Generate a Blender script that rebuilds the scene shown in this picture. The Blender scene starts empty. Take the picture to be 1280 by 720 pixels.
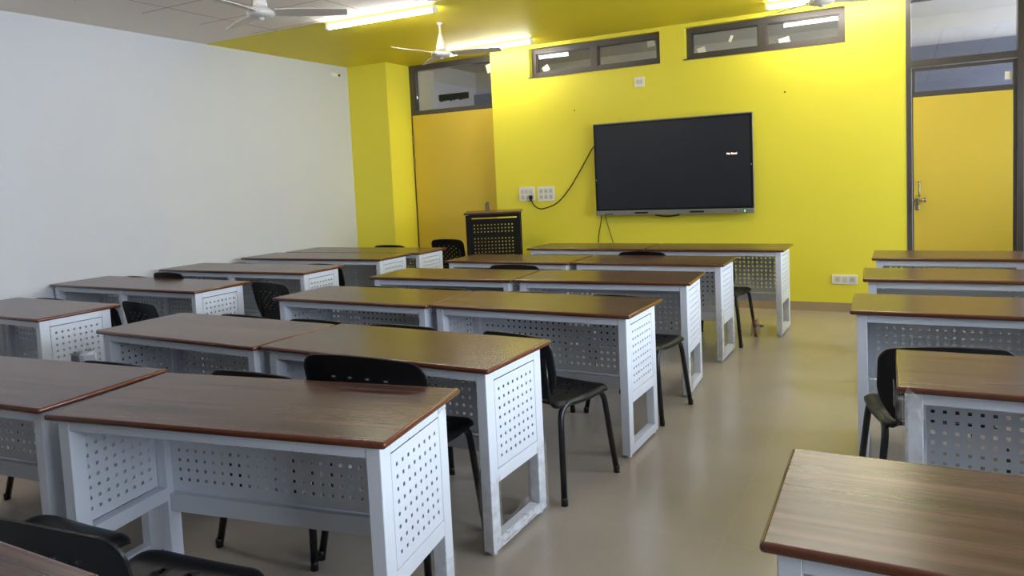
import bpy, bmesh, math, random
from mathutils import Vector, Matrix
random.seed(7)
SC = bpy.context.scene
COL = SC.collection
R = math.radians

# ------------------------------------------------------------------ camera
YAW, PITCH, ROLL, CAM_H, FPX = -0.4914, -0.0713, -0.0467, 1.48, 916.5
fw = Vector((math.sin(YAW)*math.cos(PITCH), math.cos(YAW)*math.cos(PITCH), math.sin(PITCH)))
rt = Vector((math.cos(YAW), -math.sin(YAW), 0)); up = rt.cross(fw)
c_, s_ = math.cos(ROLL), math.sin(ROLL)
rt2 = rt*c_ + up*s_; up2 = up*c_ - rt*s_
cam = bpy.data.cameras.new('camera'); cam_o = bpy.data.objects.new('camera', cam); COL.objects.link(cam_o)
M = Matrix.Identity(4)
for i in range(3):
    M[i][0], M[i][1], M[i][2] = rt2[i], up2[i], -fw[i]
M[0][3], M[1][3], M[2][3] = 0, 0, CAM_H
cam_o.matrix_world = M
cam.sensor_width = 36.0; cam.lens = FPX/1280*36.0; cam.shift_y = -72/1280; cam.clip_start = 0.05
SC.camera = cam_o

# ------------------------------------------------------------------ light, exposure
SKY_STRENGTH = 9.0
SKY_COLOR = (0.80, 0.88, 1.0)
TUBE_STRENGTH = 32.0
SC.view_settings.view_transform = 'Standard'
SC.view_settings.look = 'None'
SC.view_settings.gamma = 1.0
SC.view_settings.use_curve_mapping = False
SC.view_settings.exposure = 0.95
W = bpy.data.worlds.new('overcast_sky'); SC.world = W; W.use_nodes = True
bg = W.node_tree.nodes['Background']; bg.inputs[0].default_value = (*SKY_COLOR, 1); bg.inputs[1].default_value = SKY_STRENGTH
SC.cycles.max_bounces = 10; SC.cycles.diffuse_bounces = 6; SC.cycles.glossy_bounces = 5
SC.cycles.transparent_max_bounces = 16
SC.cycles.caustics_reflective = False; SC.cycles.caustics_refractive = False

# room numbers
XL, XR, YB, YF, ZC = -6.45, 2.15, -1.7, 7.9, 3.03
YY = 5.42            # where the ceiling turns yellow
WINS = [(-.4, .9), (1.3, 3.2), (3.5, 5.4), (5.7, 7.5)]   # windows of the right wall
W_SILL, W_HEAD = 0.95, 2.45
def portal(name, loc, rot, sx, sy):
    l = bpy.data.lights.new(name, 'AREA'); l.shape = 'RECTANGLE'; l.size = sx; l.size_y = sy
    l.cycles.is_portal = True
    o = bpy.data.objects.new(name, l); o.location = loc; o.rotation_euler = rot; COL.objects.link(o)
for (a, b) in WINS:
    portal('daylight', (XR+0.26, (a+b)/2, (W_SILL+W_HEAD)/2), (0, R(90), 0), W_HEAD-W_SILL, b-a)
portal('daylight', (XR+0.26, 9.65, 1.65), (0, R(90), 0), 3.3, 3.0)

# ------------------------------------------------------------------ materials
def srgb(r, g, b):
    f = lambda c: c/12.92 if c <= 0.04045 else ((c+0.055)/1.055)**2.4
    return (f(r/255), f(g/255), f(b/255), 1)
def mat(name, col, rough=0.5, spec=0.5, metal=0.0, bump=0.0, bscale=60.0, var=0.0, vscale=3.0, coat=0.0):
    m = bpy.data.materials.new(name); m.use_nodes = True
    nt = m.node_tree; p = nt.nodes['Principled BSDF']
    p.inputs['Base Color'].default_value = col; p.inputs['Roughness'].default_value = rough
    p.inputs['Specular IOR Level'].default_value = spec; p.inputs['Metallic'].default_value = metal
    if coat: p.inputs['Coat Weight'].default_value = coat; p.inputs['Coat Roughness'].default_value = 0.12
    tc = nt.nodes.new('ShaderNodeTexCoord')
    if var:
        n = nt.nodes.new('ShaderNodeTexNoise'); n.inputs['Scale'].default_value = vscale; n.inputs['Detail'].default_value = 4
        nt.links.new(tc.outputs['Object'], n.inputs['Vector'])
        mx = nt.nodes.new('ShaderNodeMix'); mx.data_type = 'RGBA'
        mx.inputs[6].default_value = tuple(c*(1-var) for c in col[:3])+(1,)
        mx.inputs[7].default_value = tuple(min(1, c*(1+var)) for c in col[:3])+(1,)
        nt.links.new(n.outputs['Fac'], mx.inputs[0]); nt.links.new(mx.outputs[2], p.inputs['Base Color'])
    if bump:
        n = nt.nodes.new('ShaderNodeTexNoise'); n.inputs['Scale'].default_value = bscale; n.inputs['Detail'].default_value = 3
        nt.links.new(tc.outputs['Object'], n.inputs['Vector'])
        b = nt.nodes.new('ShaderNodeBump'); b.inputs['Strength'].default_value = bump; b.inputs['Distance'].default_value = 0.01
        nt.links.new(n.outputs['Fac'], b.inputs['Height']); nt.links.new(b.outputs['Normal'], p.inputs['Normal'])
    return m
def emit(name, col, strength):
    m = bpy.data.materials.new(name); m.use_nodes = True; nt = m.node_tree
    nt.nodes.remove(nt.nodes['Principled BSDF'])
    e = nt.nodes.new('ShaderNodeEmission'); e.inputs[0].default_value = (*col, 1); e.inputs[1].default_value = strength
    nt.links.new(e.outputs[0], nt.nodes['Material Output'].inputs[0]); return m

YEL = srgb(238, 226, 72)
M_yellow = mat('yellow_wall_paint', YEL, 0.45, 0.4, bump=0.04, bscale=120, var=0.03, vscale=1.5)
M_yellow_c = mat('yellow_ceiling_paint', srgb(232, 216, 56), 0.55, 0.3, bump=0.03, bscale=90, var=0.03)
M_white = mat('white_wall_paint', srgb(204, 207, 214), 0.6, 0.3, bump=0.03, bscale=90, var=0.015)
M_steel = mat('white_powder_coated_steel', srgb(212, 218, 228), 0.38, 0.5, var=0.02, vscale=6)
M_edge = mat('red_brown_edge_band', srgb(92, 45, 24), 0.25, 0.5, var=0.25, vscale=30, coat=0.4)
M_black = mat('black_plastic', srgb(13, 14, 17), 0.42, 0.35, bump=0.05, bscale=400)
M_tube = mat('black_painted_tube', srgb(18, 19, 21), 0.3, 0.5)
M_frame = mat('dark_bronze_frame', srgb(82, 76, 74), 0.4, 0.5, metal=0.2)
M_doorY = mat('yellow_door_laminate', srgb(218, 190, 72), 0.4, 0.4, var=0.02)
M_skirt = mat('tan_skirting_tile', srgb(168, 146, 118), 0.35, 0.5, var=0.08, vscale=8)
M_grey = mat('grey_bezel', srgb(140, 142, 142), 0.35, 0.5, metal=0.4)
M_bezel = mat('black_bezel', srgb(11, 12, 13), 0.35, 0.4)
M_screen = mat('dark_screen_glass', srgb(38, 40, 50), 0.28, 0.5)
M_swh = mat('white_switch_plastic', srgb(236, 234, 228), 0.35, 0.5)
M_swg = mat('pale_grey_switch', srgb(205, 205, 202), 0.35, 0.5)
M_dark = mat('dark_slot', srgb(20, 20, 20), 0.6, 0.3)
M_cable = mat('black_cable', srgb(14, 15, 12), 0.5, 0.4)
M_metal = mat('brushed_metal', srgb(150, 145, 135), 0.35, 0.5, metal=0.9)
M_brass = mat('brass_metal', srgb(170, 140, 70), 0.35, 0.5, metal=0.9)
M_fan = mat('white_fan_enamel', srgb(214, 210, 204), 0.35, 0.5)
M_fanb = mat('beige_fan_blade', srgb(206, 198, 186), 0.4, 0.5)
M_batten = mat('white_batten_plastic', srgb(230, 230, 230), 0.4, 0.4)
M_tubeL = emit('lit_tube', (1.0, 0.98, 0.94), TUBE_STRENGTH)
M_tubeC = emit('added_corridor_tube', (1.0, 0.98, 0.94), 13.0)  # glow of the unseen tubes added in the corridor
M_led = emit('green_led', (0.05, 0.9, 0.25), 2.0)
M_text = emit('screen_text', (1.0, 0.78, 0.66), 1.2)
M_paper = mat('white_paper', srgb(228, 226, 214), 0.7, 0.2)
M_corrw = mat('blue_grey_corridor_paint', srgb(98, 101, 112), 0.7, 0.2, var=0.08)
M_corr = mat('grey_corridor_paint', srgb(186, 183, 179), 0.7, 0.2, var=0.05)
M_corrd = mat('dark_corridor_band', srgb(84, 88, 98), 0.7, 0.2, var=0.1)
M_corrl = emit('corridor_tube', (1.0, 0.93, 0.75), 2.5)
M_scrap = mat('dark_green_scrap', srgb(20, 50, 45), 0.5, 0.4)
M_rub = mat('grey_foot', srgb(205, 205, 200), 0.5, 0.4)

def wood_mat():
    m = bpy.data.materials.new('dark_walnut_laminate'); m.use_nodes = True
    nt = m.node_tree; p = nt.nodes['Principled BSDF']; L = nt.links
    tc = nt.nodes.new('ShaderNodeTexCoord'); oi = nt.nodes.new('ShaderNodeObjectInfo')
    add = nt.nodes.new('ShaderNodeVectorMath'); add.operation = 'ADD'
    sc = nt.nodes.new('ShaderNodeVectorMath'); sc.operation = 'SCALE'; sc.inputs['Scale'].default_value = 37.0
    L.new(oi.outputs['Random'], sc.inputs[0]); L.new(tc.outputs['Object'], add.inputs[0]); L.new(sc.outputs[0], add.inputs[1])
    mp = nt.nodes.new('ShaderNodeMapping'); mp.inputs['Scale'].default_value = (1.3, 22, 8); L.new(add.outputs[0], mp.inputs['Vector'])
    n = nt.nodes.new('ShaderNodeTexNoise'); n.inputs['Scale'].default_value = 1.0; n.inputs['Detail'].default_value = 6; n.inputs['Roughness'].default_value = 0.62
    L.new(mp.outputs[0], n.inputs['Vector'])
    mp2 = nt.nodes.new('ShaderNodeMapping'); mp2.inputs['Scale'].default_value = (4, 160, 8); L.new(add.outputs[0], mp2.inputs['Vector'])
    n2 = nt.nodes.new('ShaderNodeTexNoise'); n2.inputs['Scale'].default_value = 1.0; n2.inputs['Detail'].default_value = 3
    L.new(mp2.outputs[0], n2.inputs['Vector'])
    r = nt.nodes.new('ShaderNodeValToRGB'); e = r.color_ramp.elements
    e[0].position = 0.30; e[0].color = srgb(60, 40, 36); e[1].position = 0.72; e[1].color = srgb(112, 82, 71)
    L.new(n.outputs['Fac'], r.inputs[0])
    mx = nt.nodes.new('ShaderNodeMix'); mx.data_type = 'RGBA'; mx.blend_type = 'MULTIPLY'; mx.inputs[0].default_value = 0.35
    r2 = nt.nodes.new('ShaderNodeValToRGB'); r2.color_ramp.elements[0].position = 0.35; r2.color_ramp.elements[0].color = (0.45, 0.42, 0.4, 1); r2.color_ramp.elements[1].position = 0.6
    L.new(n2.outputs['Fac'], r2.inputs[0]); L.new(r.outputs[0], mx.inputs[6]); L.new(r2.outputs[0], mx.inputs[7])
    L.new(mx.outputs[2], p.inputs['Base Color'])
    p.inputs['Roughness'].default_value = 0.24; p.inputs['Specular IOR Level'].default_value = 0.32
    return m
M_wood = wood_mat()

def grid_mat(name, base, line, pitch, off, lw, rough, spec=0.5, xmin=None, var=0.04, vscale=2.0, bump=0.0):
    """painted tiles with thin joints, in object (= world) coordinates"""
    m = bpy.data.materials.new(name); m.use_nodes = True; nt = m.node_tree; L = nt.links
    p = nt.nodes['Principled BSDF']; tc = nt.nodes.new('ShaderNodeTexCoord')
    sp = nt.nodes.new('ShaderNodeSeparateXYZ'); L.new(tc.outputs['Object'], sp.inputs[0])
    def mth(op, a, b=None):
        n = nt.nodes.new('ShaderNodeMath'); n.operation = op
        for i, v in enumerate((a, b)):
            if v is None: continue
            if isinstance(v, (int, float)): n.inputs[i].default_value = v
            else: L.new(v, n.inputs[i])
        return n.outputs[0]
    outs = []
    for i in range(2):
        t = mth('FRACT', mth('DIVIDE', mth('SUBTRACT', sp.outputs[i], off[i]), pitch))
        d = mth('MULTIPLY', mth('MINIMUM', t, mth('SUBTRACT', 1.0, t)), pitch)
        outs.append(mth('LESS_THAN', d, lw/2))
    f = mth('MAXIMUM', outs[0], outs[1])
    if xmin is not None: f = mth('MULTIPLY', f, mth('GREATER_THAN', sp.outputs[0], xmin))
    n = nt.nodes.new('ShaderNodeTexNoise'); n.inputs['Scale'].default_value = vscale; n.inputs['Detail'].default_value = 5
    L.new(tc.outputs['Object'], n.inputs['Vector'])
    mx0 = nt.nodes.new('ShaderNodeMix'); mx0.data_type = 'RGBA'
    mx0.inputs[6].default_value = tuple(c*(1-var) for c in base[:3])+(1,); mx0.inputs[7].default_value = tuple(min(1, c*(1+var)) for c in base[:3])+(1,)
    L.new(n.outputs['Fac'], mx0.inputs[0])
    mx = nt.nodes.new('ShaderNodeMix'); mx.data_type = 'RGBA'; L.new(f, mx.inputs[0]); L.new(mx0.outputs[2], mx.inputs[6]); mx.inputs[7].default_value = line
    L.new(mx.outputs[2], p.inputs['Base Color']); p.inputs['Roughness'].default_value = rough; p.inputs['Specular IOR Level'].default_value = spec
    return m
M_floor = grid_mat('beige_vitrified_floor_tile', srgb(166, 155, 142), srgb(173, 163, 150), 0.6, (-1.24, 0.44), 0.0025, 0.24, 0.5, var=0.10, vscale=2.6)
M_tile = grid_mat('white_ceiling_tile', srgb(236, 228, 220), srgb(92, 92, 96), 0.585, (-5.41, 4.19), 0.008, 0.7, 0.2, xmin=-5.73, var=0.02)

def glass_mat(name, tint, refl):
    m = bpy.data.materials.new(name); m.use_nodes = True; nt = m.node_tree; L = nt.links
    nt.nodes.remove(nt.nodes['Principled BSDF'])
    t = nt.nodes.new('ShaderNodeBsdfTransparent'); t.inputs[0].default_value = (*tint, 1)
    g = nt.nodes.new('ShaderNodeBsdfGlossy'); g.inputs['Roughness'].default_value = 0.02; g.inputs['Color'].default_value = (1, 1, 1, 1)
    fr = nt.nodes.new('ShaderNodeFresnel'); fr.inputs['IOR'].default_value = refl
    mx = nt.nodes.new('ShaderNodeMixShader'); L.new(fr.outputs[0], mx.inputs[0]); L.new(t.outputs[0], mx.inputs[1]); L.new(g.outputs[0], mx.inputs[2])
    L.new(mx.outputs[0], nt.nodes['Material Output'].inputs[0]); return m
M_glass = glass_mat('tinted_pane_glass', (0.62, 0.62, 0.64), 1.7)
M_cglass = glass_mat('clear_pane_glass', (0.97, 0.98, 0.98), 1.45)
def film_mat(name, col, lo, hi):
    m = bpy.data.materials.new(name); m.use_nodes = True; nt = m.node_tree; L = nt.links
    p = nt.nodes['Principled BSDF']; p.inputs['Base Color'].default_value = col; p.inputs['Roughness'].default_value = 0.25
    t = nt.nodes.new('ShaderNodeBsdfTransparent'); mx = nt.nodes.new('ShaderNodeMixShader')
    n = nt.nodes.new('ShaderNodeTexNoise'); n.inputs['Scale'].default_value = 25; n.inputs['Detail'].default_value = 4
    tc = nt.nodes.new('ShaderNodeTexCoord'); L.new(tc.outputs['Object'], n.inputs['Vector'])
    r = nt.nodes.new('ShaderNodeMapRange'); r.inputs[1].default_value = 0.35; r.inputs[2].default_value = 0.7; r.inputs[3].default_value = lo; r.inputs[4].default_value = hi
    L.new(n.outputs['Fac'], r.inputs[0]); L.new(r.outputs[0], mx.inputs[0]); L.new(t.outputs[0], mx.inputs[1]); L.new(p.outputs[0], mx.inputs[2])
    L.new(mx.outputs[0], nt.nodes['Material Output'].inputs[0]); return m
M_film = film_mat('clear_protective_film', srgb(214, 208, 200), .03, .30); M_tan = film_mat('tan_protective_film', srgb(176, 140, 112), .25, .7)

# ------------------------------------------------------------------ mesh helpers
class MB:
    def __init__(s): s.bm = bmesh.new()
    def box(s, x0, x1, y0, y1, z0, z1, bev=0.0, seg=2, mi=0):
        r = bmesh.ops.create_cube(s.bm, size=1.0); vs = r['verts']
        for v in vs:
            v.co = Vector(((x0+x1)/2+v.co.x*(x1-x0), (y0+y1)/2+v.co.y*(y1-y0), (z0+z1)/2+v.co.z*(z1-z0)))
        fs = set(f for v in vs for f in v.link_faces)
        for f in fs: f.material_index = mi
        if bev:
            es = list(set(e for v in vs for e in v.link_edges))
            bmesh.ops.bevel(s.bm, geom=es, offset=bev, segments=seg, affect='EDGES', profile=0.5)
        return s
    def tube(s, pts, r, n=10, caps=True, close=False, mi=0):
        pts = [Vector(p) for p in pts]; rings = []
        prev = None
        for i, p in enumerate(pts):
            d = (pts[min(i+1, len(pts)-1)]-pts[max(i-1, 0)]).normalized()
            if prev is None:
                a = d.orthogonal().normalized()
            else:
                a = (prev-d*prev.dot(d)).normalized()
            prev = a; b = d.cross(a)
            rr = r[i] if isinstance(r, (list, tuple)) else r
            rings.append([s.bm.verts.new(p+a*math.cos(2*math.pi*k/n)*rr+b*math.sin(2*math.pi*k/n)*rr) for k in range(n)])
        for i in range(len(rings)-1):
            for k in range(n):
                f = s.bm.faces.new((rings[i][k], rings[i][(k+1) % n], rings[i+1][(k+1) % n], rings[i+1][k])); f.smooth = True; f.material_index = mi
        if caps:
            s.bm.faces.new(list(reversed(rings[0]))).material_index = mi; s.bm.faces.new(rings[-1]).material_index = mi
        return s
    def lathe(s, prof, c=(0, 0, 0), n=24, mi=0):
        c = Vector(c); rings = []
        for (r, z) in prof:
            rings.append([s.bm.verts.new(c+Vector((r*math.cos(2*math.pi*k/n), r*math.sin(2*math.pi*k/n), z))) for k in range(n)])
        for i in range(len(rings)-1):
            for k in range(n):
                f = s.bm.faces.new((rings[i][k], rings[i][(k+1) % n], rings[i+1][(k+1) % n], rings[i+1][k])); f.smooth = True; f.material_index = mi
        s.bm.faces.new(list(reversed(rings[0]))); s.bm.faces.new(rings[-1])
        return s
    def cells(s, nu, nv, solid, pos, smooth=False):
        """sheet of cells with thickness: pos(i, j, side) -> point; solid(i, j) -> cell kept"""
        vt = {}
        def V(i, j, k):
            if (i, j, k) not in vt: vt[(i, j, k)] = s.bm.verts.new(pos(i, j, k))
            return vt[(i, j, k)]
        S = lambda i, j: 0 <= i < nu and 0 <= j < nv and solid(i, j)
        for i in range(nu):
            for j in range(nv):
                if not S(i, j): continue
                f = s.bm.faces.new((V(i, j, 0), V(i+1, j, 0), V(i+1, j+1, 0), V(i, j+1, 0))); f.smooth = smooth
                f = s.bm.faces.new((V(i, j, 1), V(i, j+1, 1), V(i+1, j+1, 1), V(i+1, j, 1))); f.smooth = smooth
                for (di, dj, a, b) in ((-1, 0, (i, j), (i, j+1)), (1, 0, (i+1, j+1), (i+1, j)), (0, -1, (i+1, j), (i, j)), (0, 1, (i, j+1), (i+1, j+1))):
                    if not S(i+di, j+dj):
                        s.bm.faces.new((V(*a, 0), V(*b, 0), V(*b, 1), V(*a, 1)))
        return s
    def mesh(s, name, mats):
        bmesh.ops.recalc_face_normals(s.bm, faces=s.bm.faces)
        me = bpy.data.meshes.new(name); s.bm.to_mesh(me); s.bm.free()
        for m in (mats if isinstance(mats, (list, tuple)) else [mats]): me.materials.append(m)
        return me
    def obj(s, name, mats, parent=None, loc=None, rot=None):
        o = bpy.data.objects.new(name, s.mesh(name, mats)); COL.objects.link(o)
        if parent is not None: o.parent = parent
        if loc is not None: o.location = loc
        if rot is not None: o.rotation_euler = rot
        return o
def tag(o, label, cat, group=None):
    o['label'] = label; o['category'] = cat
    if group: o['group'] = group
    return o
def thing(name, label, cat, loc=(0, 0, 0), rz=0.0, group=None):
    o = bpy.data.objects.new(name, None); o.empty_display_size = 0.1; COL.objects.link(o)
    o.location = loc; o.rotation_euler = (0, 0, rz)
    return tag(o, label, cat, group)
def struct(o): o['kind'] = 'structure'; return o
KIDS = {}
def copy_tree(o, parent=None):
    c = o.copy(); COL.objects.link(c)
    if parent is not None: c.parent = parent
    for ch in list(o.children): copy_tree(ch, c)
    return c
def smooth_path(ctrl, n=6):
    P = [Vector(p) for p in ctrl]; out = []
    for i in range(len(P)-1):
        p0, p1, p2, p3 = P[max(i-1, 0)], P[i], P[i+1], P[min(i+2, len(P)-1)]
        for k in range(n):
            t = k/n
            out.append(0.5*((2*p1)+(p2-p0)*t+(2*p0-5*p1+4*p2-p3)*t*t+(3*p1-p0-3*p2+p3)*t**3))
    out.append(P[-1]); return out
def fillet(ctrl, rad, n=5):
    P = [Vector(p) for p in ctrl]; out = [P[0]]
    for i in range(1, len(P)-1):
        a = (P[i-1]-P[i]); b = (P[i+1]-P[i]); d = min(rad, a.length*.45, b.length*.45)
        s0 = P[i]+a.normalized()*d; s1 = P[i]+b.normalized()*d
        for k in range(n+1):
            t = k/n; out.append((1-t)**2*s0+2*t*(1-t)*P[i]+t*t*s1)
    out.append(P[-1]); return out

# ------------------------------------------------------------------ the room
struct(MB().box(XL-.2, XR+.25, YB-.2, 11.2, -.12, 0).obj('floor', M_floor))
struct(MB().box(XL, XR, YB, YY, ZC, ZC+.1).obj('ceiling', M_tile))
struct(MB().box(XL, XR, YY, 8.3, ZC, ZC+.1).obj('ceiling_front', M_yellow_c))
struct(MB().box(XL-.2, XL, YB-.2, 8.3, 0, ZC+.1).obj('wall_left', M_white))
struct(MB().box(XL, XL+.08, 2.75, 3.36, 0, ZC).obj('trim_1', M_white))            # shallow pilaster on the left wall
struct(MB().box(XL-.2, XR+.25, YB-.2, YB, 0, ZC+.1).obj('wall_back', mat('grey_back_wall_paint', srgb(172, 173, 176), 0.6, 0.3)))
# right wall with its window openings
b = MB()
b.box(XR, XR+.25, YB, 8.1, 0, W_SILL); b.box(XR, XR+.25, YB, 8.1, W_HEAD, ZC+.1)
ys = [YB] + [v for w in WINS for v in w] + [8.1]
for i in range(0, len(ys), 2): b.box(XR, XR+.25, ys[i], ys[i+1], W_SILL, W_HEAD)
struct(b.obj('wall_right', M_white))
wn = 3
for (a, c) in WINS:
    f = MB(); x0, x1 = XR+.10, XR+.16; m_ = (a+c)/2
    for (p, q, z0, z1) in ((a, c, W_SILL, W_SILL+.05), (a, c, W_HEAD-.05, W_HEAD), (a, a+.05, W_SILL+.05, W_HEAD-.05), (c-.05, c, W_SILL+.05, W_HEAD-.05), (m_-.03, m_+.03, W_SILL+.05, W_HEAD-.05)):
        f.box(x0, x1, p, q, z0, z1)
    o = struct(f.obj('window_%d' % wn, M_frame)); wn += 1
    for (p, q) in ((a+.05, m_-.03), (m_+.03, c-.05)):
        MB().box(XR+.128, XR+.132, p, q, W_SILL+.05, W_HEAD-.05).obj('window_pane', M_cglass, o)

# column in the left corner and the recess with the first door
CX, CY, DY = -5.82, 7.66, 8.16
struct(MB().box(XL, CX, CY, 8.3, 0, ZC).obj('trim_2', M_yellow))                    # yellow corner column
# front wall, right of the recess, with two ventilator openings
V1 = (-3.895, -2.311); V2 = (-2.04, -0.48); VZ = (2.655, 2.987); FX0, FX1 = -4.42, 0.033
b = MB(); b.box(FX0, FX1, YF, YF+.25, 0, VZ[0]); b.box(FX0, FX1, YF, YF+.25, VZ[1], ZC)
for (x0, x1) in ((FX0, V1[0]), (V1[1], V2[0]), (V2[1], FX1)): b.box(x0, x1, YF, YF+.25, VZ[0], VZ[1])
struct(b.obj('wall_front', M_yellow))
struct(MB().box(FX0, FX1, YF-.012, YF, 0, .09).obj('baseboard_front', M_skirt))
struct(MB().box(0.95, XR, YF, YF+.25, 0, ZC).obj('wall_front_right', M_white))
struct(MB().box(XL, XL+.012, 3.36, CY, 0, .09).obj('baseboard_left', M_skirt))
struct(MB().box(.95, XR, YF-.012, YF, 0, .09).obj('baseboard_front_right', M_skirt))

# corridor beyond the panes
struct(MB().box(XL, XR+.25, 11.0, 11.2, 0, 2.72).obj('wall_corridor', M_corrw))
struct(MB().box(XL, XR+.25, 11.0, 11.2, 2.72, 3.4).obj('wall_corridor_upper', M_corr))
struct(MB().box(XL-.2, XR+.25, 8.15, 11.2, 3.3, 3.4).obj('ceiling_corridor', M_corr))
struct(MB().box(XL-.2, XL, 8.3, 11.2, 0, 3.4).obj('wall_corridor_left', M_corr))
struct(MB().box(XL, XR+.05, 10.9, 11.0, 2.72, 2.92).obj('trim_3', M_corrd))
for (x0, y0) in ((-4.6, 9.4), (0.55, 9.6)):
    t = MB().box(x0, x0+.5, y0, y0+.12, 3.25, 3.3, .01).obj('corridor_light', M_corrl)
    tag(t, 'short pale lamp on the corridor ceiling seen through the %s' % ('glass above the left door' if x0 < -2 else 'glass above the right door'), 'light')

for (x0, w) in ((-6.2, 'left'), (-3.4, 'middle')):  # unseen tubes, put in to brighten the corridor behind the panes
    t = thing('corridor_light', 'added corridor tube light above the %s stretch of the front wall, unseen, brightening the corridor' % w, 'light', (x0, 8.6, 3.3))
    MB().box(0, 1.2, -.03, .03, -.03, 0, .005).obj('batten', M_batten, t); MB().tube([(.02, 0, -.05), (1.18, 0, -.05)], .018, 12).obj('lit_tube', M_tubeC, t)
def pane_window(name, x0, x1, z0, z1, y, mull, stickers):
    f = MB(); t = .055; d0, d1 = y, y+.07
    f.box(x0, x1, d0, d1, z0, z0+t); f.box(x0, x1, d0, d1, z1-t, z1)
    f.box(x0, x0+t, d0, d1, z0+t, z1-t); f.box(x1-t, x1, d0, d1, z0+t, z1-t)
    xm = (x0+x1)/2; f.box(xm-.04, xm+.04, d0, d1, z0+t, z1-t)
    # thin inner beads
    for (a, c) in ((x0+t, xm-.04), (xm+.04, x1-t)):
        g = .012
        f.box(a, c, d0+.02, d1-.01, z0+t, z0+t+g); f.box(a, c, d0+.02, d1-.01, z1-t-g, z1-t)
        f.box(a, a+g, d0+.02, d1-.01, z0+t+g, z1-t-g); f.box(c-g, c, d0+.02, d1-.01, z0+t+g, z1-t-g)
    o = struct(f.obj(name, M_frame))
    MB().box(x0-.02, x1, y-.09, y-.002, z0-.012, z0).obj('window_sill', M_frame, o)
    for (a, c) in ((x0+t, xm-.04), (xm+.04, x1-t)):
        MB().box(a+.008, c-.008, y+.038, y+.044, z0+t+.008, z1-t-.008).obj('window_pane', M_glass, o)
    for (sx, sz, w, h, rot) in stickers:
        MB().box(-w/2, w/2, -.001, .001, -h/2, h/2).obj('paper_label', M_paper, o, (sx, y+.036, sz), (0, rot, 0))
    return o
pane_window('window_1', V1[0], V1[1], VZ[0], VZ[1], YF+.08, 0, [(-3.73, 2.755, .085, .075, R(-28)), (-2.44, 2.895, .085, .08, R(-6))])
pane_window('window_2', V2[0], V2[1], VZ[0], VZ[1], YF+.08, 0, [(-1.89, 2.745, .085, .065, R(-12)), (-1.05, 2.735, .105, .08, R(-12)), (-1.58, 2.83, .03, .07, R(25))])

# left door in its recess: frame, transom pane, leaf
b = MB(); x0, x1 = CX, -4.44
b.box(x0, x0+.075, DY, DY+.1, 0, ZC); b.box(x1-.06, x1, DY, DY+.1, 0, ZC)
b.box(x0+.075, x1-.06, DY, DY+.1, 2.96, ZC); b.box(x0+.075, x1-.06, DY, DY+.1, 2.36, 2.43)
d1 = struct(b.obj('door_1', M_frame))
MB().box(x0+.08, x1-.065, DY+.045, DY+.05, 2.435, 2.955).obj('transom_pane', M_glass, d1)
MB().box(-.035, .035, -.001, .001, -.055, .055).obj('paper_label', M_paper, d1, (-4.615, DY+.043, 2.875), (0, R(-14), 0))
b = MB(); b.box(-5.39, -4.93, DY+.040, DY+.043, 2.535, 2.615); 
for k in range(9): b.box(-5.37+k*.05, -5.335+k*.05, DY+.040, DY+.043, 2.52+.006*(k % 3), 2.54)
b.obj('dark_mark', M_dark, d1)
leaf = MB().box(x0+.03, x1-.065, DY-.012, DY+.03, .01, 2.37, .003).obj('door_leaf', M_doorY, d1)
for z in (2.05, 1.75, .35): MB().box(x0+.012, x0+.04, DY-.02, DY-.004, z-.06, z+.06, .003).obj('hinge', M_metal, d1)
h = MB(); h.tube(fillet([(-4.70, DY-.012, 1.02), (-4.70, DY-.06, 1.02), (-4.70, DY-.06, 1.17), (-4.70, DY-.012, 1.17)], .02), .009); h.box(-4.72, -4.68, DY-.017, DY-.008, 1.0, 1.19, .003)
h.obj('door_handle', M_metal, leaf)
struct(MB().box(FX0-.04, FX0, 8.15, 8.3, 0, ZC).obj('trim_4', M_yellow))

# right door flush with the front wall
b = MB(); x0, x1 = .035, .95; y0, y1 = YF-.005, YF+.11
b.box(x0, x0+.042, y0, y1, 0, ZC); b.box(x1-.045, x1, y0, y1, 0, ZC)
b.box(x0+.042, x1-.045, y0, y1, 2.945, ZC); b.box(x0+.042, x1-.045, y0, y1, 2.335, 2.395)
d2 = struct(b.obj('door_2', M_frame))
MB().box(x0+.046, x1-.049, YF+.05, YF+.055, 2.40, 2.94).obj('transom_pane', M_glass, d2)
b = MB(); lx0, lx1 = x0+.047, x1-.05
b.box(lx0, lx0+.028, YF+.01, YF+.05, .01, 2.325); b.box(lx1-.03, lx1, YF+.01, YF+.05, .01, 2.325)
b.box(lx0+.028, lx1-.03, YF+.01, YF+.05, 2.295, 2.325); b.box(lx0+.028, lx1-.03, YF+.01, YF+.05, 2.055, 2.105)
leaf = b.obj('door_leaf', M_frame, d2)
MB().box(lx0+.008, lx1-.03, YF+.004, YF+.045, .012, 2.055, .002).obj('door_panel', M_doorY, leaf)
MB().box(lx0+.03, lx1-.032, YF+.028, YF+.033, 2.107, 2.293).obj('door_pane', M_glass, leaf)
MB().box(-.028, .028, -.001, .001, -.035, .035).obj('paper_label', M_paper, leaf, (.838, YF+.025, 2.185), (0, R(3), 0))
h = MB(); h.tube(fillet([(.137, YF+.004, 1.27), (.137, YF-.035, 1.265), (.137, YF-.035, 1.135), (.137, YF+.004, 1.13)], .015), .008); h.lathe([(.0, -.012), (.013, -.012), (.013, .0), (0, 0)], (.137, YF-.03, 1.275), 12)
h.obj('door_handle', M_metal, leaf)
h = MB(); h.tube([(.082, YF-.012, 1.094), (.185, YF-.012, 1.094)], .006); h.box(.105, .135, YF-.02, YF+.004, 1.075, 1.112, .002); h.tube([(.185, YF-.012, 1.075), (.185, YF-.012, 1.113)], .008)
h.box(.11, .13, YF-.012, YF+.004, 1.03, 1.08, .002)
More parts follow.
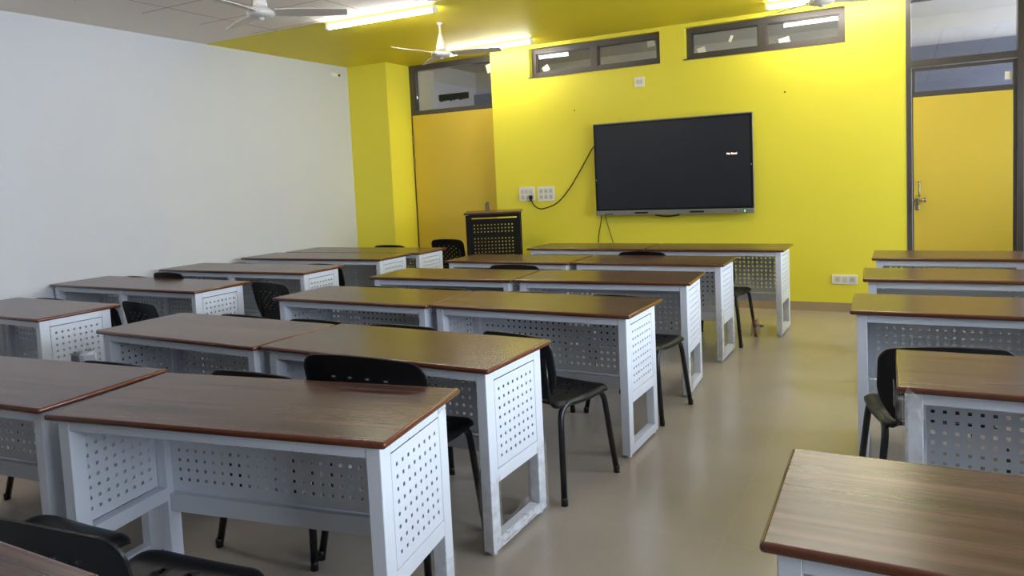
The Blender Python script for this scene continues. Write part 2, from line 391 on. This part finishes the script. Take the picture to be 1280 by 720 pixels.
h.obj('sliding_bolt', M_metal, leaf)
h = MB(); h.box(.100, .137, YF-.04, YF-.018, 1.0, 1.045, .006); h.tube(fillet([(.108, YF-.028, 1.04), (.108, YF-.028, 1.075), (.13, YF-.028, 1.075), (.13, YF-.028, 1.04)], .01), .004)
o = h.obj('padlock', M_metal); tag(o, 'small silver padlock hanging from the bolt of the yellow right door', 'padlock')

# ------------------------------------------------------------------ ceiling lamps and fans
def tube_light(cx, y, rz, label):
    t = thing('tube_light', label, 'light', (cx, y, ZC), rz, 'ceiling tube lights')
    b = MB(); b.box(-.61, .61, -.022, .022, -.024, 0, .006)
    b.obj('batten', M_batten, t)
    for s in (-1, 1): MB().box(s*.595-.016, s*.595+.016, -.022, .022, -.066, -.02, .006).obj('end_holder', M_batten, t)
    MB().tube([(-.582, 0, -.043), (.582, 0, -.043)], .02, 12).obj('lit_tube', M_tubeL, t)
    return t
tube_light(-4.22, 5.50, R(2), 'lit tube light where the white ceiling tiles meet the yellow ceiling')
tube_light(-4.24, 7.52, R(-3), 'lit tube light above the left door, behind the fan')
tube_light(-.54, 7.52, R(3), 'lit tube light above the right ventilator window')
tube_light(-.54, 5.50, 0, 'added tube light over the right aisle, unseen, brightening the ceiling')  # unseen lamp, added to brighten the ceiling
tube_light(-4.22, 2.6, 0, 'added tube light over the left block, unseen, lifting the white tiles')  # also added out of view, fill light for the white tiles

def fan(x, y, a0, label):
    t = thing('ceiling_fan', label, 'fan', (x, y, ZC), 0, 'ceiling fans')
    MB().lathe([(.001, -.03), (.014, -.03), (.026, -.012), (.03, 0), (.001, 0)]).obj('canopy', M_fan, t)
    MB().tube([(0, 0, -.03), (0, 0, -.2)], .011).obj('down_rod', M_fan, t)
    MB().lathe([(.001, -.262), (.052, -.262), (.047, -.235), (.032, -.17), (.017, -.115), (.012, -.10), (.001, -.10)]).obj('lower_bell', M_fan, t)
    MB().lathe([(.001, -.338), (.06, -.336), (.088, -.326), (.097, -.312), (.094, -.298), (.06, -.27), (.001, -.26)]).obj('motor', M_fan, t)
    MB().lathe([(.001, -.356), (.018, -.352), (.022, -.345), (.022, -.335), (.001, -.332)]).obj('bottom_cap', M_fan, t)
    for k in range(3):
        a = R(a0+120*k)
        b = MB()
        n = 8
        pts = [(.10+.5*i/n, .045+.02*math.sin(math.pi*min(1, i/n*1.1))) for i in range(n+1)]
        for (r0, w0), (r1, w1) in zip(pts, pts[1:]):
            tw0 = -.012
            vs = []
            for z in (-.003, .003):
                vs.append([b.bm.verts.new((r, s*w, -.30+z+s*tw0)) for (r, w) in ((r0, w0), (r1, w1)) for s in (-1, 1)])
            lo, hi = vs
            b.bm.faces.new((hi[0], hi[2], hi[3], hi[1])); b.bm.faces.new((lo[0], lo[1], lo[3], lo[2]))
            b.bm.faces.new((lo[0], lo[2], hi[2], hi[0])); b.bm.faces.new((lo[1], hi[1], hi[3], lo[3]))
            if r0 == pts[0][0]: b.bm.faces.new((lo[0], hi[0], hi[1], lo[1]))
            if r1 == pts[-1][0]: b.bm.faces.new((lo[2], lo[3], hi[3], hi[2]))
        bmesh.ops.remove_doubles(b.bm, verts=b.bm.verts, dist=1e-5)
        b.box(.07, .15, -.02, .02, -.298, -.292)
        b.obj('blade', M_fanb, t, None, (0, 0, a))
    return t
fan(-4.0, 3.86, 37.6, 'white ceiling fan under the white ceiling tiles')
fan(-4.0, 6.17, -102, 'white ceiling fan in front of the left door under the yellow ceiling')
fan(-.54, 6.21, 24, 'white ceiling fan by the right ventilator window')

# ------------------------------------------------------------------ screen, cables, wall plates
TX0, TX1, TZ0, TZ1, TY = -3.077, -1.346, 1.008, 2.040, 7.80
tv = thing('display_screen', 'large black flat display screen mounted on the yellow front wall', 'screen', ((TX0+TX1)/2, YF, TZ0))
tw, th = TX1-TX0, TZ1-TZ0
b = MB(); b.box(-tw/2, tw/2, -.10, -.04, 0, th, .006); b.box(-tw/2+.15, tw/2-.15, -.042, -.001, .15, th-.15)
b.obj('housing', M_grey, tv)
b = MB(); g = .022
b.box(-tw/2+.003, tw/2-.003, -.104, -.098, .052, .052+g); b.box(-tw/2+.003, tw/2-.003, -.104, -.098, th-.012-g, th-.012)
b.box(-tw/2+.003, -tw/2+g+.006, -.104, -.098, .052+g, th-.012-g); b.box(tw/2-g-.006, tw/2-.003, -.104, -.098, .052+g, th-.012-g)
b.obj('bezel', M_bezel, tv)
MB().box(-tw/2+g+.004, tw/2-g-.004, -.1025, -.099, .052+g-.002, th-.012-g+.002).obj('screen_panel', M_screen, tv)
b = MB(); b.box(-tw/2, tw/2, -.115, -.095, 0, .05, .004)
bar = b.obj('bottom_bar', M_grey, tv)
for x in (-.33, .28): MB().box(x-.075, x+.075, -.1162, -.1148, .016, .034).obj('speaker_grille', M_bezel, bar)
MB().box(-.76, -.66, -.1162, -.1148, .012, .02).obj('maker_plate', M_bezel, bar)
MB().box(.677, .692, -.1165, -.114, .018, .026).obj('sensor', M_dark, bar)
MB().box(.771, .779, -.1165, -.114, .014, .034).obj('power_light', M_led, bar)
cu = bpy.data.curves.new('txt', 'FONT'); cu.body = 'No Signal'; cu.size = .027; cu.align_x = 'CENTER'; cu.align_y = 'CENTER'; cu.extrude = .0003; cu.offset = 0.0008
tmp = bpy.data.objects.new('txt', cu); COL.objects.link(tmp)
me = bpy.data.meshes.new_from_object(tmp.evaluated_get(bpy.context.evaluated_depsgraph_get())); bpy.data.objects.remove(tmp)
me.materials.clear(); me.materials.append(M_text)
tx = bpy.data.objects.new('screen_text', me); COL.objects.link(tx); tx.parent = tv; tx.location = (-1.556-(TX0+TX1)/2, -.1035, 1.627-TZ0); tx.rotation_euler = (R(90), 0, 0)
for (x, z) in ((-tw/2+.018, .40), (tw/2-.018, .50)): MB().box(x-.003, x+.003, -.106, -.103, z-.006, z+.006).obj('touch_dot', M_swh, tv)

def cable(ctrl, r, name, label, cat='cable', n=6):
    return tag(MB().tube(smooth_path(ctrl, n), r, 6).obj(name, M_cable), label, cat)
pc = thing('power_cord', 'black power cord drooping from the screen to the left wall socket', 'cord', (-3.935, YF, 1.24))
MB().tube(smooth_path([(.86, -.03, .54), (.815, -.012, .547), (.73, -.01, .424), (.613, -.01, .246), (.505, -.01, .092), (.376, -.01, -.044), (.27, -.01, -.108), (.121, -.012, -.143), (.038, -.02, -.102), (.008, -.03, -.04)], 6), .006, 6).obj('cord', M_cable, pc)
b = MB(); b.lathe([(.001, -.05), (.008, -.05), (.018, -.02), (.022, .0), (.019, .02), (.001, .022)], (0, -.032, 0), 14); b.box(-.012, .012, -.033, -.008, -.012, .015, .004)
b.obj('plug', M_dark, pc)
cable([(-3.07, 7.87, 1.75), (-3.105, 7.885, 1.70), (-3.10, 7.885, 1.45), (-3.075, 7.885, 1.25), (-3.05, 7.87, 1.15)], .004, 'signal_cable', 'thin black cable tucked along the left edge of the screen')
cable([(-3.05, 7.86, 1.02), (-3.055, 7.885, .95), (-3.09, 7.885, .78), (-3.105, 7.885, .6), (-3.10, 7.885, .35), (-3.06, 7.88, .105)], .005, 'signal_cable', 'left of two thin cables hanging below the screen corner')
cable([(-2.99, 7.86, 1.02), (-2.992, 7.885, .95), (-2.955, 7.885, .81), (-2.91, 7.885, .65), (-2.87, 7.885, .4), (-2.86, 7.88, .105)], .004, 'signal_cable', 'right of two thin cables hanging below the screen corner')
cable([(-2.42, 7.845, 1.03), (-2.40, 7.84, 1.004), (-2.27, 7.835, .985), (-2.15, 7.84, .998), (-2.12, 7.845, 1.03)], .008, 'loop_cable', 'short black cable loop sagging under the middle of the screen')

def plate(name, x0, x1, z0, z1, y, label, cat, mods, facing=1):
    t = thing(name, label, cat, ((x0+x1)/2, y, z0))
    w, hh = x1-x0, z1-z0
    MB().box(-w/2, w/2, -.012, 0, 0, hh, .004).obj('face_plate', M_swh, t)
    for (u, v, mw, mh, kind) in mods:
        cx, cz = -w/2+u*w, v*hh
        if kind == 's': MB().box(cx-mw/2, cx+mw/2, -.016, -.011, cz-mh/2, cz+mh/2, .002).obj('switch', M_swg, t)
        elif kind == 'o':
            q = MB().box(cx-mw/2, cx+mw/2, -.0135, -.0115, cz-mh/2, cz+mh/2, .001).obj('socket', M_swg, t)
            k = MB()
            for (dx, dz, rr) in ((-.008, -.006, .003), (.008, -.006, .003), (0, .008, .004)): k.box(cx+dx-rr, cx+dx+rr, -.0142, -.0132, cz+dz-rr, cz+dz+rr)
            k.obj('socket_hole', M_dark, q)
    return t
plate('switch_board', -4.101, -3.894, 1.194, 1.365, YF, 'left white switch board with a black plug in it', 'switch board',
      [(u, .68, .044, .05, 's') for u in (.24, .5, .76)]+[(.24, .28, .044, .05, 's'), (.6, .28, .05, .05, 'o'), (.84, .28, .04, .05, 'o')])
plate('switch_board', -3.853, -3.63, 1.187, 1.361, YF, 'right white switch board with six sockets beside the drooping cord', 'switch board',
      [(u, v, .05, .055, 'o') for u in (.22, .5, .78) for v in (.68, .28)])
plate('wall_plate', -2.607, -2.492, 2.414, 2.522, YF, 'small white wall plate above the screen', 'wall plate', [(.35, .5, .035, .045, 's'), (.68, .5, .035, .045, 's')])
plate('wall_socket', -.63, -.40, .277, .37, YF, 'white double wall socket low on the yellow wall left of the right door', 'socket', [(.22, .5, .06, .06, 'o'), (.52, .5, .045, .055, 's'), (.8, .5, .06, .06, 'o')])
t = thing('junction_plate', 'small pale plate high on the white left wall near the yellow column', 'wall plate', (XL, 7.42, 2.91))
MB().box(0, .012, -.08, .08, -.022, .022, .004).obj('face_plate', M_swh, t); MB().box(.011, .016, .045, .075, -.016, .016).obj('switch', M_dark, t)
for (x, z, s) in ((-3.338, 2.224, 'left'), (-1.041, 2.215, 'right')):
    tag(MB().lathe([(.001, 0), (.008, .001), (.006, .006), (.001, .008)], n=10).obj('wall_screw', M_dark, None, (x, YF, z), (R(90), 0, 0)), 'tiny dark screw in the yellow wall, up and to the %s of the screen' % s, 'screw')

# ------------------------------------------------------------------ lectern
lc = thing('lectern', 'black perforated steel lectern with a brown wooden top', 'lectern', (-4.075, 7.168, 0), R(24))
lw, ld = .58, .26
MB().box(-lw/2-.035, lw/2+.035, -.03, ld+.03, -.011, .011, .008, 3).obj('table_top', [M_wood], lc, (0, 0, 1.098), (R(2), 0, 0))
b = MB()
for s in (-1, 1):
    b.box(s*lw/2-.018, s*lw/2+.018, 0, .036, .0, 1.08); b.box(s*lw/2-.018, s*lw/2+.018, ld-.036, ld, 0, 1.08); b.box(s*lw/2-.018, s*lw/2+.018, .036, ld-.036, .0, .04)
b.box(-lw/2+.018, lw/2-.018, .0, .036, 1.05, 1.08); b.box(-lw/2+.018, lw/2-.018, ld-.036, ld, 1.05, 1.08); b.box(-lw/2+.018, lw/2-.018, .0, .03, .16, .2)
b.obj('frame', M_bezel, lc)
def hole_axis(n, pitch, hole, total):
    o0 = (total-(n-1)*pitch)/2; xs = [0.0]
    for k in range(n): xs += [o0+k*pitch-hole/2, o0+k*pitch+hole/2]
    return xs+[total]
pw = lw-.036
us = hole_axis(12, .0390, .013, pw)
rows = [.965, .926, .888, .811, .773, .734, .696, .657, .618, .58, .54, .50, .46]
vs = [.2]+[v for z in sorted(rows) for v in (z-.0065, z+.0065)]+[1.034]
b = MB(); b.cells(len(us)-1, len(vs)-1, lambda i, j: not (i % 2 and j % 2), lambda i, j, k: (-pw/2+us[i], .012+.003*k, vs[j]))
b.obj('front_panel', M_bezel, lc)
for s in (-1, 1): MB().box(s*lw/2-.002, s*lw/2+.002, .036, ld-.036, .2, .9).obj('side_panel', M_bezel, lc)

# ------------------------------------------------------------------ desks
ZT, TH = .76, .022
def top_mesh(L, D):
    b = MB(); b.box(-L/2, L/2, 0, D, ZT-TH, ZT, .0095, 4)
    for f in b.bm.faces:
        f.material_index = 0 if abs(f.normal.z) > .97 and f.calc_area() > .05 else 1
        f.smooth = not (abs(f.normal.z) > .97)
    return b.mesh('table_top', [M_wood, M_edge])
PITCH_H, HOLE = .0388, .013
def desk_proto(L, D, mid):
    t = thing('desk', 'x', 'desk')
    o = bpy.data.objects.new('table_top', top_mesh(L, D)); COL.objects.link(o); o.parent = t
    xi, PW, PD = .03, .045, .06        # side inset, post width, post depth
    y0, y1 = .028, D-.062              # frame depth range
    zt = ZT-TH
    for s in (-1, 1):
        xo = s*(L/2-xi); xa, xb = sorted((xo, xo-s*PW))
        f = MB()
        f.box(xa, xb, y0, y0+PD, .015, zt, .002, 1); f.box(xa, xb, y1-PD, y1, .015, zt, .002, 1)
        ya, yb = y0+PD, y1-PD
        f.box(xa, xb, ya, yb, .015, .06, .002, 1)
        f.box(xa, xb, ya, yb, .282, .335, .002, 1)
        f.box(xa, xb, ya, yb, .695, zt, .002, 1)
        sf = f.obj('side_frame', M_steel, t)
        wy = yb-ya-.006
        us = hole_axis(8, .0375 if D > .53 else .036, .0118, wy); vs = hole_axis(8, .0385, .0118, .352)
        p = MB(); xs = xo-s*.0015
        p.cells(len(us)-1, len(vs)-1, lambda i, j: not (i % 2 and j % 2), lambda i, j, k: (xs-s*.0022*k, ya+.003+us[i], .339+vs[j]))
        p.obj('perforated_panel', M_steel, sf)
        for yy in (y0+PD/2, y1-PD/2):
            MB().lathe([(.001, 0), (.017, 0), (.017, .008), (.008, .01), (.008, .02), (.001, .02)], ((xa+xb)/2, yy, 0), 14).obj('foot', M_rub, sf)
    xs = [-(L/2-xi-PW)]
    if mid: xs += [-.0225, .0225]
    xs += [L/2-xi-PW]
    for k in range(0, len(xs), 2):
        a, c = xs[k], xs[k+1]
        MB().box(a, c, y0+.002, y0+.024, zt-.04, zt, .002, 1).obj('apron', M_steel, t)
        MB().box(a, c, y1-.052, y1-.008, .238, .308, .002, 1).obj('lower_rail', M_steel, t)
        n = int((c-a-.06)/PITCH_H)+1
        us = hole_axis(n, PITCH_H, HOLE, c-a); vs = hole_axis(8, PITCH_H, HOLE, .37)
        p = MB(); p.cells(len(us)-1, len(vs)-1, lambda i, j: not (i % 2 and j % 2), lambda i, j, q: (a+us[i], y1-.030+.0022*q, .313+vs[j]))
        p.obj('modesty_panel', M_steel, t)
        MB().box(a, c, y1-.05, y1-.01, .684, zt, .002, 1).obj('upper_rail', M_steel, t)
    if mid:
        f = MB(); f.box(-.0225, .0225, y0, y0+.045, .015, zt, .002, 1); f.box(-.0225, .0225, y1-PD, y1, .015, zt, .002, 1); f.box(-.0225, .0225, y0+.045, y1-PD, .27, .31)
        f.box(-.0225, .0225, y0+.045, y1-PD, .03, .06)
        ml = f.obj('middle_leg', M_steel, t)
        for yy in (y0+.022, y1-PD/2): MB().lathe([(.001, 0), (.017, 0), (.017, .008), (.008, .01), (.008, .02), (.001, .02)], (0, yy, 0), 14).obj('foot', M_rub, ml)
    return t
L1, D1, L2, D2 = 1.24, .545, 1.85, .53
short = desk_proto(L1, D1, False); longd = desk_proto(L2, D2, True)
used = {}
DESK = {}
def desk(key, typ, corner, x, y, yaw, label, group):
    src = short if typ == 's' else longd
    o = src if typ not in used else copy_tree(src); used[typ] = 1
    L, D = (L1, D1) if typ == 's' else (L2, D2)
    a = R(yaw); lx = L/2 if 'r' in corner else -L/2; ly = 0 if 'n' in corner else D
    o.location = (x-(lx*math.cos(a)-ly*math.sin(a)), y-(lx*math.sin(a)+ly*math.cos(a)), 0)
    o.rotation_euler = (0, 0, a); o['label'] = label; o['category'] = 'desk'; o['group'] = group
    DESK[key] = o; return o
GM, GL, GR = 'two-seat desks of the middle block', 'desks along the white left wall', 'long desks of the right block'
desk('C1B', 's', 'nr', -1.29, 1.575, 9.0, 'nearest complete brown-topped white desk, tall black chair back behind its right half', GM)
desk('C0', 's', 'fr', -1.362, .813, 0, 'desk cut by the bottom left corner of the frame, only a brown top corner showing', GM)
desk('C1A', 's', 'nr', -2.645, 1.41, 5.0, 'desk at the left frame edge, butting the left end of the nearest complete desk', GM)
desk('C2A', 's', 'nr', -2.645, 2.365, -1.6, 'second row of middle block, left desk, whose top meets its neighbour at a bright seam', GM)
desk('C2B', 's', 'nr', -1.392, 2.355, -1.6, 'second row of middle block, right desk, film wrapped round its lower right legs', GM)
desk('C3A', 's', 'nr', -2.468, 3.50, -.3, 'third row of middle block, left desk, straight behind the desk with the bright seam', GM)
desk('C3B', 's', 'nr', -1.222, 3.495, -1.3, 'third row of middle block, right desk, a chair with legs in the aisle before it', GM)
desk('C4A', 's', 'nr', -2.458, 4.535, 1.8, 'fourth row of middle block, left desk, strong yellow reflection on its left end', GM)
desk('C4B', 's', 'nl', -2.438, 4.548, 3.2, 'fourth row of middle block, right desk, with a small chair peeking beyond its right end', GM)
desk('C5A', 's', 'nr', -2.445, 5.525, -1.2, 'fifth row of middle block, left desk, just in front of the lectern', GM)
desk('C5B', 's', 'nr', -1.188, 5.555, 0, 'fifth row of middle block, right desk, loose film on its right rear leg', GM)
desk('C6A', 's', 'nl', -3.385, 6.615, -.6, 'front row of middle block, left desk, right of the lectern below the hanging cables', GM)
desk('C6B', 's', 'nr', -.90, 6.575, -1.2, 'front row of middle block, right desk, below the screen and nearest the yellow wall', GM)
desk('L2', 's', 'nr', -4.64, 2.515, -.4, 'short desk cut by the left frame edge, its white perforated end facing the aisle', GL)
desk('L3', 'l', 'nr', -4.585, 3.595, -.6, 'long desk touching the white left wall, second from the left frame edge', GL)
desk('L4', 'l', 'nr', -4.49, 4.615, .8, 'long desk touching the white left wall, third from the left frame edge', GL)
desk('L5', 'l', 'nr', -4.44, 5.585, 1.4, 'long desk near the left wall with a second desk pushed against its far side', GL)
desk('L6', 'l', 'fr', -4.37, 6.665, .8, 'farthest desk along the left wall, pushed against the one before it, near the yellow column', GL)
desk('R1', 'l', 'nl', -.25, 1.41, .6, 'brown desk top filling the bottom right corner of the frame', GR)
desk('R2', 'l', 'nl', -.022, 2.59, 1.0, 'second right-hand desk from the camera, hiding a black chair behind its left end', GR)
desk('R3', 'l', 'nl', -.233, 3.88, 1.0, 'third right-hand desk from the camera, behind the chair with its leg in the aisle', GR)
desk('R4', 'l', 'nl', -.222, 4.965, 2.0, 'fourth right-hand desk from the camera, one before the last', GR)
desk('R5', 'l', 'nl', -.21, 6.06, 0, 'farthest right-hand desk, in front of the yellow right door', GR)

DESK['C1B'].scale = (1.045, 1, 1); DESK['C1B'].location.x -= .018

# ------------------------------------------------------------------ chairs
def shell(nu, nv, vlist, hw, curve, holes, thick=.006):
    b = MB()
    def pos(i, j, k):
        u = -1+2*i/nu; v = vlist[j]
        p, n = curve(u*hw(v), v); return Vector(p)+Vector(n)*(thick*k)
    b.cells(nu, nv, lambda i, j: (i, j) not in holes, pos, smooth=True)
    return b
def chair_proto():
    t = thing('chair', 'x', 'chair')
    # backrest: bottom .47, top .77; rear of seat is y = 0, the sitter faces +y
    BH, BW, ZB = .31, .21, .46
    r = .055
    def hw(v):
        z = v*BH
        if z > BH-r: q = (z-(BH-r))/r; return BW-r*.9+r*.9*math.sqrt(max(0, 1-q*q))
        if z < .16: q = 1-z/.16; return BW*(1-.26*q*q)
        return BW
    vl = [0]+[i/40 for i in range(1, 33)]+[.84, .87, .90, .93, .955, .975, .99, 1.0]
    def curve(x, v):
        z = ZB+v*BH-.35*x*x*v; y = -.015-.055*v**1.3+.5*x*x
        return (x, y, z), (0, 1, .2)
    holes = set()
    for row, j in enumerate(range(11, 31, 3)):
        for c in range(4):
            i = 7+c*4+(2 if row % 2 else 0)
            if i < 22: holes.add((i, j))
    bm_ = shell(28, len(vl)-1, vl, hw, curve, holes, .007)
    bk = bm_.obj('backrest', M_black, t)
    # seat
    SW, SD, ZS = .225, .43, .450
    def hws(v):
        z = v*SD
        if z > SD-.07: q = (z-(SD-.07))/.07; return SW-.065+.065*math.sqrt(max(0, 1-q*q))
        if z < .05: q = 1-z/.05; return SW*.93-.03+.03*math.sqrt(max(0, 1-q*q))
        return SW*(.93+.07*min(1, (z-.05)/.2))
    vs = [0, .01, .03, .06, .1]+[.1+.8*k/16 for k in range(1, 17)]+[.93, .955, .975, .988, .996, 1.0]
    def curve2(x, v):
        d = max(0, v-.82)/.18
        e = max(0, abs(x)/hws(v)-.84)/.16
        z = ZS-.012*math.sin(math.pi*min(1, v*1.1))+.12*x*x-.028*d*d-.016*e*e
        return (x, v*SD, z), (0, 0, -1)
    holes2 = set()
    for row, j in enumerate(range(7, 18, 3)):
        for c in range(3):
            i = 6+c*5+(2 if row % 2 else 0)
            holes2.add((i, j))
    shell(24, len(vs)-1, vs, hws, curve2, holes2, .014).obj('seat', M_black, t)
    for s in (-1, 1):
        x = s*.2
        P = fillet([(x+s*.055, -.045, .004), (x, .025, .430), (x, .375, .424), (x+s*.045, .405, .004)], .07, 6)
        lf = MB().tube(P, .0145, 10).obj('leg_frame', M_tube, t)
        MB().tube(fillet([(s*.165, .05, .42), (s*.165, -.002, .44), (s*.165, -.014, .50), (s*.165, -.028, .66)], .03, 4), .009, 8).obj('back_support', M_tube, t)
        for (fx, fy) in ((x+s*.055, -.045), (x+s*.045, .405)):
            MB().lathe([(.001, 0), (.0158, 0), (.0158, .03), (.015, .034), (.001, .034)], (fx, fy, 0), 12).obj('foot_cap', M_tube, lf)
    for y in (.07, .33): MB().tube([(-.2, y, .422), (.2, y, .422)], .011, 8).obj('cross_bar', M_tube, t)
    return t
cproto = chair_proto(); cused = []
BASE_TOP = .77
def chair(x, yb, yaw, label, group, ztop=.77, width=.47, leg=None):
    """x, yb: where the middle of the top of the back stands"""
    o = cproto if not cused else copy_tree(cproto); cused.append(1)
    a = R(yaw); ly = -.07
    if leg:                                     # foot of the right rear leg
        px, py = .255, -.045
        o.location = (leg[0]-(px*math.cos(a)-py*math.sin(a)), leg[1]-(px*math.sin(a)+py*math.cos(a)), 0)
    else: o.location = (x+ly*math.sin(a), yb-ly*math.cos(a), 0)
    o.rotation_euler = (0, 0, a); o.scale = (1, 1, ztop/BASE_TOP)
    for ch in o.children:
        if ch.name.startswith('backrest'): ch.scale.x = width/.42
    o['label'] = label; o['category'] = 'chair'; o['group'] = group
    return o
GC = 'black chairs of the middle block'; GLc = 'black chairs of the left block'
A = chair(-1.80, 2.085, 1, 'tall black chair whose perforated back mirrors in the nearest complete desk top', GC, .845, .58)
chair(-2.28, 2.0, 2, 'black chair behind the left half of the nearest complete desk, only its top rim showing', GC, .768)
CF = chair(-3.14, 1.99, 3, 'black chair with a grey film-wrapped back corner, behind the desk at the left frame edge', GC, .742)
chair(-3.70, 1.91, 2, 'black chair at the left frame edge, only a film-grey leg showing under the desk', GC, .72)
chair(-2.30, .87, 2, 'black chair in the bottom left corner, only its seat in view', GC, .77)
chair(-1.73, .89, 6, 'nearest black chair, its seat and back rising behind the bottom left desk corner', GC, .75)
chair(-3.41, 2.98, -2, 'leftmost chair behind the second middle row, only one dark back corner showing', GC, .757, .47)
chair(-2.85, 2.99, 0, 'black chair behind the bright seam of the second middle row, only its rim showing', GC, .755)
chair(-2.28, 2.99, 1, 'black chair under the third row between the bright seam and the aisle chair', GC, .757)
chair(None, None, -12.5, 'black chair with seat and two legs in the aisle beside the film-wrapped desk', GC, .765, .42, leg=(-1.353, 2.908))
chair(-3.32, 4.10, 0, 'leftmost chair rim behind the third middle row', GC, .757)
chair(-2.70, 4.07, 0, 'chair rim behind the third middle row, at the joint between its two desks', GC, .765)
chair(-2.09, 4.10, 0, 'chair rim behind the third middle row, right of the joint between its desks', GC, .757)
chair(None, None, -8, 'black chair with two legs in the aisle by the third middle row', GC, .758, .42, leg=(-1.248, 4.076))
chair(-2.78, 5.17, 0, 'black chair back showing above the fourth middle row, left of the middle', GC, .785)
chair(-2.02, 6.13, 0, 'black chair back showing above the fifth middle row, in the middle of the front desks', GC, .79, .45)
CR = chair(None, None, -6.5, 'farthest black chair in the aisle, legs showing beyond the fifth middle row', GC, .752, .42, leg=(-1.185, 6.114))
chair(-4.745, 7.2, 0, 'black chair with perforated back standing left of the lectern', 'black chair by the lectern', .80, .45)
chair(-5.28, 6.80, 0, 'black chair whose rim shows above the farthest desk by the yellow column', GLc, .77)
chair(-5.57, 3.10, 1, 'black chair rim behind the short desk at the left frame edge', GLc, .757, .42)
chair(-5.02, 3.10, -2, 'black chair partly hidden by the perforated end of the short left desk', GLc, .74, .46)
chair(-4.56, 3.10, -8, 'black perforated chair back standing in the left aisle, in front of the wall-side long desk', GLc, .77, .46)
chair(-6.04, 4.13, 0, 'leftmost flat dark rim above the nearest long wall-side desk', GLc, .765, .42)
chair(-5.60, 4.115, 0, 'dark chair back rising highest above the nearest long wall-side desk', GLc, .81, .40)
chair(-4.44, 4.14, -10, 'large black chair back in the left aisle beyond the long desk end', GLc, .75, .50)
chair(-5.85, 5.16, 0, 'left chair rim above the middle long wall-side desk', GLc, .76)
chair(-4.80, 5.15, -2, 'chair at the right end of the middle long wall-side desk, back edge in the aisle', GLc, .765)
GRc = 'black chair of the right block'
chair(.15, 3.17, 12, 'black chair on the right with its seat corner and legs sticking into the aisle', GRc, .765, .48)

# ------------------------------------------------------------------ protective film left on legs
def film(parent, cx, cy, w, d, z0, z1, seed, flare=.0, m=None, name='protective_film'):
    rnd = random.Random(seed); b = MB(); n, k = 20, max(5, int((z1-z0)/.025)); rings = []
    for j in range(k+1):
        z = z0+(z1-z0)*j/k; ring = []
        for i in range(n):
            a = 2*math.pi*i/n; cx_, sy_ = math.cos(a), math.sin(a); q = max(abs(cx_), abs(sy_))
            g = 1.0+rnd.random()*.16+flare*(1-j/k)
            zz = z+(rnd.uniform(-.03, .03) if j in (0, k) else rnd.uniform(-.006, .006))
            ring.append(b.bm.verts.new((cx+cx_/q*w/2*g, cy+sy_/q*d/2*g, max(.003, zz))))
        rings.append(ring)
    for j in range(k):
        for i in range(n): b.bm.faces.new((rings[j][i], rings[j][(i+1) % n], rings[j+1][(i+1) % n], rings[j+1][i])).smooth = True
    return b.obj(name, m or M_film, parent)
xs = L1/2-.03-.0225; yr = D1-.062-.03; yn = .028+.03
film(DESK['C1B'], xs, yr, .056, .07, .0, .22, 1); film(DESK['C1B'], xs, yr-.005, .05, .065, .70, .735, 2)
film(DESK['C2B'], xs, yn, .058, .072, .0, .30, 3); film(DESK['C2B'], xs, yr, .06, .075, .0, .33, 4, .1)
film(DESK['C2B'], xs, .25, .052, .30, .012, .075, 5)
film(DESK['C4B'], xs, yn, .056, .07, .0, .25, 6)
film(DESK['C5B'], xs, yr+.02, .06, .09, .0, .30, 7, .25); film(DESK['C5B'], xs, yn, .055, .07, .03, .40, 8)
film(DESK['R2'], -(L2/2-.05), yn, .062, .075, .30, .70, 9); film(DESK['R2'], -(L2/2-.03), yn-.02, .07, .08, .68, .745, 10)
film(DESK['R3'], -(L2/2-.06), D2-.09, .06, .07, .25, .36, 11)
film(CR, .245, .40, .045, .045, .0, .15, 12, .6, M_tan)
film(cproto if False else A, .245, .40, .04, .04, .05, .30, 13)
b = MB(); rnd = random.Random(5)
b.box(-.265, -.19, -.075, .01, .715, .80, .02, 3)
for v in b.bm.verts: v.co += Vector((rnd.uniform(-.008, .008), rnd.uniform(-.008, .008), rnd.uniform(-.012, .012)))
b.obj('film_wrap', mat('grey_film', srgb(128, 128, 130), .35), CF)

# small scrap on the floor near the front row
b = MB(); b.box(-.03, .03, -.018, .018, 0, .012, .004)
tag(b.obj('scrap', M_scrap, None, (-1.18, 6.99, 0), (0, 0, R(20))), 'tiny dark green scrap on the floor near the front desk', 'scrap')
